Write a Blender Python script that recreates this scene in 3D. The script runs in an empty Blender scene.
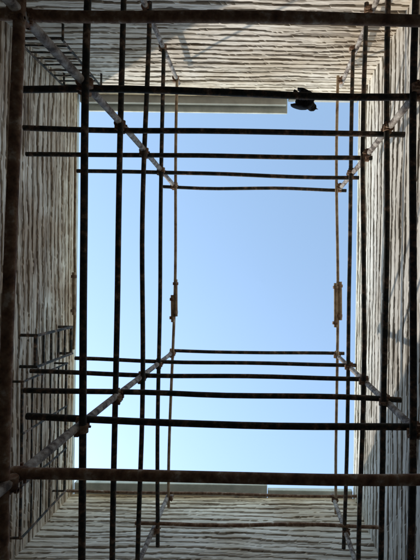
import bpy, math, random
from mathutils import Vector, Matrix, noise
random.seed(4)
EYE=1.5                     # camera height above the ground; all heights below are above the eye
def newmat(name):
    m=bpy.data.materials.new(name); m.use_nodes=True
    nt=m.node_tree; b=nt.nodes['Principled BSDF']; return m,nt,b
def ramp(nt,fac,stops):
    r=nt.nodes.new('ShaderNodeValToRGB'); e=r.color_ramp.elements
    while len(e)<len(stops): e.new(.5)
    for el,(p,c) in zip(e,stops): el.position=p; el.color=(*c,1)
    nt.links.new(fac,r.inputs[0]); return r.outputs[0]
def noi(nt,vec,scale,detail=4,rough=.6):
    n=nt.nodes.new('ShaderNodeTexNoise'); n.inputs['Scale'].default_value=scale
    n.inputs['Detail'].default_value=detail; n.inputs['Roughness'].default_value=rough
    nt.links.new(vec,n.inputs['Vector']); return n.outputs['Fac']
def coords(nt,scale=(1,1,1)):
    t=nt.nodes.new('ShaderNodeTexCoord'); m=nt.nodes.new('ShaderNodeMapping')
    m.inputs['Scale'].default_value=scale; nt.links.new(t.outputs['Object'],m.inputs[0]); return m.outputs[0]
def mix(nt,f,a,b,mode='MIX'):
    m=nt.nodes.new('ShaderNodeMix'); m.data_type='RGBA'; m.blend_type=mode
    if isinstance(f,float): m.inputs[0].default_value=f
    else: nt.links.new(f,m.inputs[0])
    nt.links.new(a,m.inputs[6]); nt.links.new(b,m.inputs[7]); return m.outputs[2]
def bump(nt,b,h,s,d):
    n=nt.nodes.new('ShaderNodeBump'); n.inputs['Strength'].default_value=s; n.inputs['Distance'].default_value=d
    nt.links.new(h,n.inputs['Height']); nt.links.new(n.outputs[0],b.inputs['Normal'])
def wall_mat(name,tones,stain,crack=.44):
    m,nt,b=newmat(name)
    v=coords(nt,(1.0,1.0,17)); base=ramp(nt,noi(nt,v,1.6,4,.65),[(.34,tones[0]),(.48,tones[1]),(.62,tones[2])])
    v2=coords(nt,(1,1,1)); st=ramp(nt,noi(nt,v2,.9,4,.6),[(.38,stain),(.58,(1,1,1))])
    col=mix(nt,.9,base,st,'MULTIPLY')
    sp=ramp(nt,noi(nt,coords(nt,(1.3,1.3,38)),1.5,4,.7),[(crack-.05,(.32,.26,.21)),(crack,(1,1,1))])
    col=mix(nt,.85,col,sp,'MULTIPLY')
    at=nt.nodes.new('ShaderNodeAttribute'); at.attribute_name='joint'
    joint_col=nt.nodes.new('ShaderNodeRGB'); joint_col.outputs[0].default_value=(.11,.08,.058,1)  # dark brown tone for the course joints and thin random streaks
    col=mix(nt,at.outputs['Fac'],col,joint_col.outputs[0])
    nt.links.new(col,b.inputs['Base Color']); b.inputs['Roughness'].default_value=.92
    bump(nt,b,noi(nt,coords(nt,(2,2,9)),4,4,.7),.4,.012); return m
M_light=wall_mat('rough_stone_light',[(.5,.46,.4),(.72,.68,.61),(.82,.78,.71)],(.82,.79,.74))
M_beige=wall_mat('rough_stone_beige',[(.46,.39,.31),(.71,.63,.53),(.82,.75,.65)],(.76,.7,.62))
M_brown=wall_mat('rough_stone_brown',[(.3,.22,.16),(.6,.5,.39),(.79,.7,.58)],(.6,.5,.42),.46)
def simple(name,stops,scale,rough,metal=0,bs=.4,bd=.005,sc=(1,1,1)):
    m,nt,b=newmat(name); v=coords(nt,sc); f=noi(nt,v,scale,5,.65)
    nt.links.new(ramp(nt,f,stops),b.inputs['Base Color']); b.inputs['Roughness'].default_value=rough
    b.inputs['Metallic'].default_value=metal; bump(nt,b,noi(nt,v,scale*4,3,.6),bs,bd); return m
M_rust=simple('rusty_steel',[(.3,(.085,.045,.028)),(.47,(.22,.12,.07)),(.57,(.32,.2,.125)),(.66,(.52,.42,.33))],13,.9)
M_orange=simple('orange_rust',[(.3,(.14,.085,.055)),(.5,(.4,.27,.16)),(.7,(.56,.45,.32))],8,.85)
M_dark=simple('dark_painted_steel',[(.38,(.018,.019,.016)),(.50,(.04,.037,.03)),(.59,(.12,.072,.046)),(.68,(.28,.2,.14))],12,.85)
M_galv=simple('cement_splashed_steel',[(.38,(.08,.06,.048)),(.46,(.22,.175,.145)),(.55,(.37,.33,.29)),(.68,(.58,.54,.49))],15,.8)
M_conc=simple('concrete',[(.3,(.3,.3,.29)),(.6,(.42,.42,.4))],3,.9,bd=.01)
M_fascia=simple('painted_concrete_coping',[(.3,(.36,.39,.37)),(.7,(.58,.61,.58))],4,.85,bd=.01)
M_ground=simple('dusty_ground',[(.3,(.38,.35,.3)),(.7,(.5,.46,.4))],1.5,.95,bd=.02)
M_feather=simple('dark_feathers',[(.3,(.008,.007,.007)),(.7,(.03,.025,.022))],30,.8)
M_beak=simple('horn',[(.3,(.03,.02,.015)),(.7,(.06,.04,.02))],30,.5)

def link(o): bpy.context.collection.objects.link(o); return o
def empty(n,loc=(0,0,0)):
    e=bpy.data.objects.new(n,None); e.location=loc; return link(e)
def meshobj(name,V,F,mat,parent=None,smooth=False):
    me=bpy.data.meshes.new(name); me.from_pydata(V,[],F); me.materials.append(mat)
    if smooth:
        for p in me.polygons: p.use_smooth=True
    me.update(); o=link(bpy.data.objects.new(name,me)); 
    if parent: o.parent=parent
    return o
def box(name,a,b,mat,parent=None,bev=.012):
    x0,y0,z0=a;x1,y1,z1=b
    V=[(x,y,z) for z in(z0,z1) for y in(y0,y1) for x in(x0,x1)]
    F=[(0,2,3,1),(4,5,7,6),(0,1,5,4),(2,6,7,3),(0,4,6,2),(1,3,7,5)]
    o=meshobj(name,V,F,mat,parent)
    if bev:
        m=o.modifiers.new('b','BEVEL'); m.width=bev; m.segments=2
    return o
class Acc:
    def __init__(s): s.V=[];s.F=[]
    def tube(s,a,b,r,n=14,segs=None,wob=0,hollow=True,sag=0):
        a=Vector(a);b=Vector(b);d=b-a;L=d.length;d.normalize()
        up=Vector((0,0,1)) if abs(d.z)<.9 else Vector((1,0,0))
        u=d.cross(up).normalized();w=u.cross(d)
        segs=segs or max(2,int(L/.25)); sd=random.random()*50; base=len(s.V)
        for i in range(segs+1):
            t=i/segs;c=a+d*L*t
            if wob:
                c+=u*wob*noise.noise(Vector((sd,t*2.2,0)))+w*wob*noise.noise(Vector((sd,t*2.2,9)))
            c.z-=sag*4*t*(1-t)
            for k in range(n):
                g=2*math.pi*k/n; s.V.append(tuple(c+(u*math.cos(g)+w*math.sin(g))*r))
        for i in range(segs):
            for k in range(n):
                p=base+i*n+k;q=base+i*n+(k+1)%n; s.F.append((p,q,q+n,p+n))
        for e,sg in((0,1),(segs,-1)):
            o=base+e*n; cen=sum((Vector(s.V[o+k]) for k in range(n)),Vector())/n
            if hollow:
                b1=len(s.V)
                for k in range(n): s.V.append(tuple(cen+(Vector(s.V[o+k])-cen)*.82))
                for k in range(n): s.V.append(tuple(cen+(Vector(s.V[o+k])-cen)*.82+d*sg*.08))
                for k in range(n):
                    k2=(k+1)%n
                    s.F.append((o+k,o+k2,b1+k2,b1+k)); s.F.append((b1+k,b1+k2,b1+n+k2,b1+n+k))
                s.F.append(tuple(b1+n+k for k in range(n)))
            else: s.F.append(tuple(o+k for k in range(n)))
    def box(s,c,sx,sy,sz,ang=0):
        b=len(s.V);R=Matrix.Rotation(ang,3,'Z')
        for z in(-1,1):
            for y in(-1,1):
                for x in(-1,1): s.V.append(tuple(Vector(c)+R@Vector((x*sx/2,y*sy/2,z*sz/2))))
        for f in[(0,2,3,1),(4,5,7,6),(0,1,5,4),(2,6,7,3),(0,4,6,2),(1,3,7,5)]: s.F.append(tuple(b+i for i in f))
    def coupler(s,c1,d1,c2,d2,r):
        for c,d,o in((c1,d1,c2),(c2,d2,c1)):
            c=Vector(c);d=Vector(d).normalized();o=Vector(o)-c
            s.tube(c-d*.028,c+d*.028,r*1.28,12,1,0,False)
            side=d.cross(o.normalized()) if o.length>.001 else Vector((1,0,0))
            if side.length<.1: side=Vector((1,0,0))
            side.normalize()
            p=c+side*r*1.5
            s.tube(p-o.normalized()*.035,p+o.normalized()*.045,.009,8,1,0,False)
            s.tube(p+o.normalized()*.03,p+o.normalized()*.045,.017,6,1,0,False)
            s.box(p,.03,.03,.03)
        m=(Vector(c1)+Vector(c2))/2; s.box(m,.05,.05,.03)
    def obj(s,name,mat,parent=None,smooth=True):
        o=meshobj(name,s.V,s.F,mat,parent,smooth)
        try: o.data.set_sharp_from_angle(angle=math.radians(50))
        except Exception: pass
        return o

# ---------------- building shaft -----------------
TOP=6.9; X0,X1,Y0,Y1=-3.06,1.58,-3.04,3.53
bld=empty('stone_building')
def wall(name,axis,pos,inward,u0,u1,mat,seed,h=.115):
    z0,z1=-EYE,TOP; du=.03;dz=.014
    nu=int((u1-u0)/du);V=[];F=[];J=[]
    zs=[];z=z0
    while z<z1:                       # coarser rows near the ground
        zs.append(z); z+=dz if z>2 else dz*2.5
    zs.append(z1)
    for z in zs:
        for i in range(nu+1):
            u=u0+(u1-u0)*i/nu
            zz=z+.13*noise.noise(Vector((u*.3,z*.9,seed)))+.04*noise.noise(Vector((u*1.1,z*2.6,seed+5)))+.022*noise.noise(Vector((u*3.3,z*7,seed+5)))+.008*noise.noise(Vector((u*13,z*19,seed+6)))
            q=zz/h; k=math.floor(q);t=q-k
            hk=noise.noise(Vector((3.3,k*7.7,seed)))
            out=.006*(1-t)+.010*noise.noise(Vector((u*.9,k*3.7,seed)))+.007*hk+.005*noise.noise(Vector((u*3,zz*22,seed+2)))+.004*noise.noise(Vector((u*14,zz*40,seed+3)))
            lim=.85+.2*noise.noise(Vector((u*1.6,k*2.1,seed)))
            jn=0
            if t>lim: out-=.012; jn=.85
            sp=noise.noise(Vector((u*.7,zz*24,seed+8)))
            if sp>.36: out-=.007; jn=max(jn,.6)
            J.append(jn)
            p=pos+inward*out
            V.append((p,u,z) if axis=='x' else (u,p,z))
    w=nu+1
    for j in range(len(zs)-1):
        for i in range(nu):
            a=j*w+i;F.append((a,a+1,a+w+1,a+w))
    o=meshobj(name,V,F,mat,bld)
    at=o.data.attributes.new('joint','FLOAT','POINT'); at.data.foreach_set('value',J)
    return o
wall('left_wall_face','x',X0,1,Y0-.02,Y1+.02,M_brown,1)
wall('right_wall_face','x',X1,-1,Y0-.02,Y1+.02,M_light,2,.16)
wall('back_wall_face','y',Y0,1,X0-.02,X1+.02,M_beige,3)
wall('front_wall_face','y',Y1,-1,X0-.02,X1+.02,M_beige,4)
T=.3
box('wall_core_left',(X0-T,Y0-T,-EYE),(X0-.06,Y1+T,TOP-.01),M_conc,bld,0)
box('wall_core_right',(X1+.06,Y0-T,-EYE),(X1+T,Y1+T,TOP-.01),M_conc,bld,0)
box('wall_core_back',(X0-.062,Y0-T+.003,-EYE),(X1+.062,Y0-.06,TOP-.013),M_conc,bld,0)
box('wall_core_front',(X0-.062,Y1+.06,-EYE),(X1+.062,Y1+T-.003,TOP-.013),M_conc,bld,0)
box('coping_left',(X0-T-.04,Y0-T-.04,TOP+.003),(X0-.0,Y1+T+.04,TOP+.1),M_fascia,bld)
box('coping_right',(X1-.0,Y0-T-.04,TOP+.003),(X1+T+.04,Y1+T+.04,TOP+.1),M_fascia,bld)
box('coping_back_slab',(X0+.035,Y0-T,TOP+.003),(.38,Y0+.12,TOP+.08),M_conc,bld)
box('coping_back_upper_slab',(X0+.035,Y0-T,TOP+.11),(.40,Y0+.22,TOP+.16),M_fascia,bld)
box('coping_back_thin',(.41,Y0-T,TOP+.003),(X1-.025,Y0+.04,TOP+.09),M_conc,bld)
box('coping_front_slab',(X0+.035,Y1-.19,TOP+.003),(.15,Y1+T,TOP+.12),M_fascia,bld)
box('coping_front_thin',(.16,Y1-.11,TOP+.003),(X1-.025,Y1+T,TOP+.1),M_fascia,bld)
box('ground',(-400,-400,-EYE-.3),(400,400,-EYE-.004),M_ground,None,0)

# ---------------- scaffold -----------------
sc=empty('pipe_scaffold')
R=.029
SX=(-1.257,1.10); SY=(-1.357,1.03)
LV=[6.0,5.22,4.47,3.72,2.97,2.19,1.42,.65,-.1,-.8]
galv=Acc();rust=Acc();orange=Acc();dark=Acc();cpl=Acc()
for x in SX:
    for y in SY: galv.tube((x,y,-EYE),(x,y,6.08),R*.95,16,wob=.03)
for x in SX:
    galv.tube((x+.02,-2.86,-EYE),(x+.02,-2.86,6.08),R*.95,16,wob=.03)
    galv.tube((x-.02,3.06,-EYE),(x-.02,3.06,6.08),R*.95,16,wob=.03)
XR={0:(-1.36,1.2),1:(-2.2,1.2),2:(-2.45,1.16),3:(-2.05,1.25),4:(-1.66,1.4),5:(-1.5,1.4)}
for i,z in enumerate(LV):
    ax=rust if i>=5 else dark
    a,b=XR.get(i,(-1.5,1.4))
    rr=R*(1.0 if i>4 else .84)
    for y,s in((SY[0],-1),(SY[1],1)):
        yy=y-s*2*R*.5
        if i==5: yy+=-.045 if s<0 else .012
        j=random.uniform(-.02,.02)
        ax.tube((a+random.uniform(-.1,.1),yy-.012,z+j),(b,yy+.012,z-j),rr,16,wob=.03,sag=.01)
        for x in SX: cpl.coupler((x,y,z),(0,0,1),(x,yy,z),(1,0,0),R*.92)
    ay=orange if i==0 else (rust if i>=5 else dark)
    for n,(x,s) in enumerate(((SX[0],-1),(SX[1],1))):
        zz=z-2*R-.01; xx=x-s*R*(.9 if i<4 else (1.5 if i==4 else .3))
        j=random.uniform(-.012,.012)
        e0=-2.95+random.uniform(-.0,.1); e1=3.2+random.uniform(-.1,.1)
        ay.tube((xx+j,e0,zz),(xx-j,e1,zz),rr*(.85 if i==0 else 1),16,wob=.05,sag=.01)
        for y in SY: cpl.coupler((x,y,zz),(0,0,1),(xx,y,zz),(0,1,0),R*.92)
        for y in(-2.86,3.06): cpl.coupler((x,y,zz),(0,0,1),(xx,y,zz),(0,1,0),R*.92)
rust.tube((-2.7,3.0,5.95),(1.4,3.02,5.95),.02,12,wob=.03)
rust.tube((-1.5,2.98,5.15),(1.5,2.98,5.15),.022,12,wob=.03)
orange.tube((-2.66,-1.75,6.0),(-2.68,1.0,6.0),.018,12,wob=.05)
for x,y0,y1 in((-1.2,-.02,.5),(-1.24,.2,.58),(1.11,-.02,.52),(1.05,-.0,.62),(-2.63,-.1,.5)):
    orange.tube((x,y0,5.9),(x+.01,y1,5.9),.027,12)
    for y in(y0+.06,y1-.06): cpl.tube((x,y-.02,5.9),(x,y+.02,5.9),.04,10,1,0,False)
galv.obj('standards',M_galv,sc);rust.obj('lower_ledgers',M_rust,sc);dark.obj('upper_ledgers',M_dark,sc)
orange.obj('top_ledgers',M_orange,sc);cpl.obj('couplers',M_rust,sc)

# ---------------- window grilles -----------------
def grille(name,axis,pos,u0,u1,z0,z1,nh,nv,out,r=.012):
    e=empty(name);A=Acc()
    P=lambda u,z,o=0:(pos+o,u,z) if axis=='x' else (u,pos+o,z)
    for k in range(nh):
        z=z0+(z1-z0)*k/(nh-1); rr=r*(1.5 if k in(0,nh-1) else 1)
        A.tube(P(u0,z,out),P(u1,z,out),rr,8,None,.008,False)
    for k in range(nv):
        u=u0+(u1-u0)*k/(nv-1); A.tube(P(u,z0-.01,out+r),P(u,z1+.01,out+r),r*1.2,8,None,.004,False)
    for u in(u0,u1):
        for z in(z0,z1): A.tube(P(u,z,0),P(u,z,out+.01),r*1.3,8,2,0,False)
    A.obj('bars',M_dark,e)
grille('window_grille','y',Y0,-2.95,-2.4,5.0,6.2,9,3,.18)
grille('window_grille','x',X0,1.25,3.15,5.1,6.25,6,4,.18)
grille('window_grille','x',X0,.72,1.12,5.35,6.35,6,2,.2,.016)

# ---------------- bird -----------------
bx,by,bz=.30,SY[0]+R+.0,2.97+R
bird=empty('perched_bird',(bx,by,bz)); TURN=math.radians(-68); bird.rotation_euler=(0,0,TURN)
def ell(A,c,r,rot=(0,0,0),n=18,m=12,fn=None):
    from mathutils import Euler
    Rm=Euler(rot).to_matrix();b=len(A.V)
    for i in range(m+1):
        th=math.pi*i/m
        for k in range(n):
            g=2*math.pi*k/n;v=Vector((math.sin(th)*math.cos(g)*r[0],math.cos(th)*r[1],math.sin(th)*math.sin(g)*r[2]))
            if fn: v=fn(v)
            A.V.append(tuple(Rm@v+Vector(c)))
    for i in range(m):
        for k in range(n):
            p=b+i*n+k;q=b+i*n+(k+1)%n;A.F.append((p,q,q+n,p+n))
B=Acc()
def fluff(v): return v*(1+.12*noise.noise(v*55))
ell(B,(.005,-.0,.065),(.07,.072,.055),(math.radians(-25),0,0),28,20,fluff)
ell(B,(0,.062,.115),(.032,.036,.032),(0,0,0),fn=fluff)
ell(B,(0,.04,.1),(.035,.045,.034),(math.radians(-40),0,0))
for s in(-1,1): ell(B,(.003+s*.058,-.02,.07),(.014,.07,.04),(math.radians(-15),0,s*.12),fn=fluff)
o=B.obj('body',M_feather,bird)
rm=o.modifiers.new('r','REMESH'); rm.mode='VOXEL'; rm.voxel_size=.004; rm.use_smooth_shade=True
Tt=Acc()
for k in range(5):
    a=math.radians((k-2)*8); Tt.box((math.sin(a)*-.08,-.075,.04-.002*abs(k-2)-k*.0012),.014,.05,.003,-a)
Tt.obj('tail_feathers',M_feather,bird,False)
H=Acc()
for p in[(-.008,.092,.118),(.008,.092,.118),(0,.092,.108),(0,.092,.126),(0,.116,.112)]: H.V.append(p)
for f in[(0,2,4),(2,1,4),(1,3,4),(3,0,4)]: H.F.append(f)
H.obj('beak',M_beak,bird)
K=Acc()
for s in(-1,1):
    K.tube((s*.022,0,.03),(s*.024,0,0.004),.004,8,2,0,False)
    for a in(-.5,0,.5):
        pts=[(s*.024,0,.004),(s*.024+a*.02,.025,-.002),(s*.024+a*.04,.032,-.022),(s*.024+a*.045,.027,-.036)]
        for p,q in zip(pts,pts[1:]): K.tube(p,q,.0028,7,1,0,False)
    pts=[(s*.024,0,.004),(s*.024,-.025,-.002),(s*.024,-.033,-.022)]
    for p,q in zip(pts,pts[1:]): K.tube(p,q,.0028,7,1,0,False)
k=K.obj('feet',M_beak,bird); k.rotation_euler=(0,0,-TURN)

# ---------------- light -----------------
az=Vector((-.62,.55)).normalized(); el=math.radians(34)
sd=Vector((az.x*math.cos(el),az.y*math.cos(el),math.sin(el)))
sun=bpy.data.lights.new('sun','SUN');sun.energy=3.0;sun.angle=math.radians(1.2);sun.color=(1,.93,.82)
so=link(bpy.data.objects.new('sun',sun));so.rotation_euler=sd.to_track_quat('Z','Y').to_euler();so.location=(0,0,20)
w=bpy.data.worlds.new('World');bpy.context.scene.world=w;w.use_nodes=True
nt=w.node_tree;bg=nt.nodes['Background'];sk=nt.nodes.new('ShaderNodeTexSky');sk.sky_type='NISHITA'
sk.sun_disc=False;sk.sun_elevation=el;sk.sun_rotation=math.atan2(az.x,az.y);sk.air_density=1.8;sk.dust_density=.35;sk.ozone_density=.8
nt.links.new(sk.outputs[0],bg.inputs[0]);bg.inputs[1].default_value=.32

cam=bpy.data.cameras.new('camera');co=link(bpy.data.objects.new('camera',cam))
cam.lens=27;cam.sensor_width=36;cam.shift_x=-51/560;cam.shift_y=2/560;cam.clip_end=2000;cam.clip_start=.05
co.rotation_euler=(math.pi,0,math.radians(-.8))
bpy.context.scene.camera=co
s=bpy.context.scene;s.view_settings.view_transform='Standard';s.view_settings.look='None';s.view_settings.exposure=0
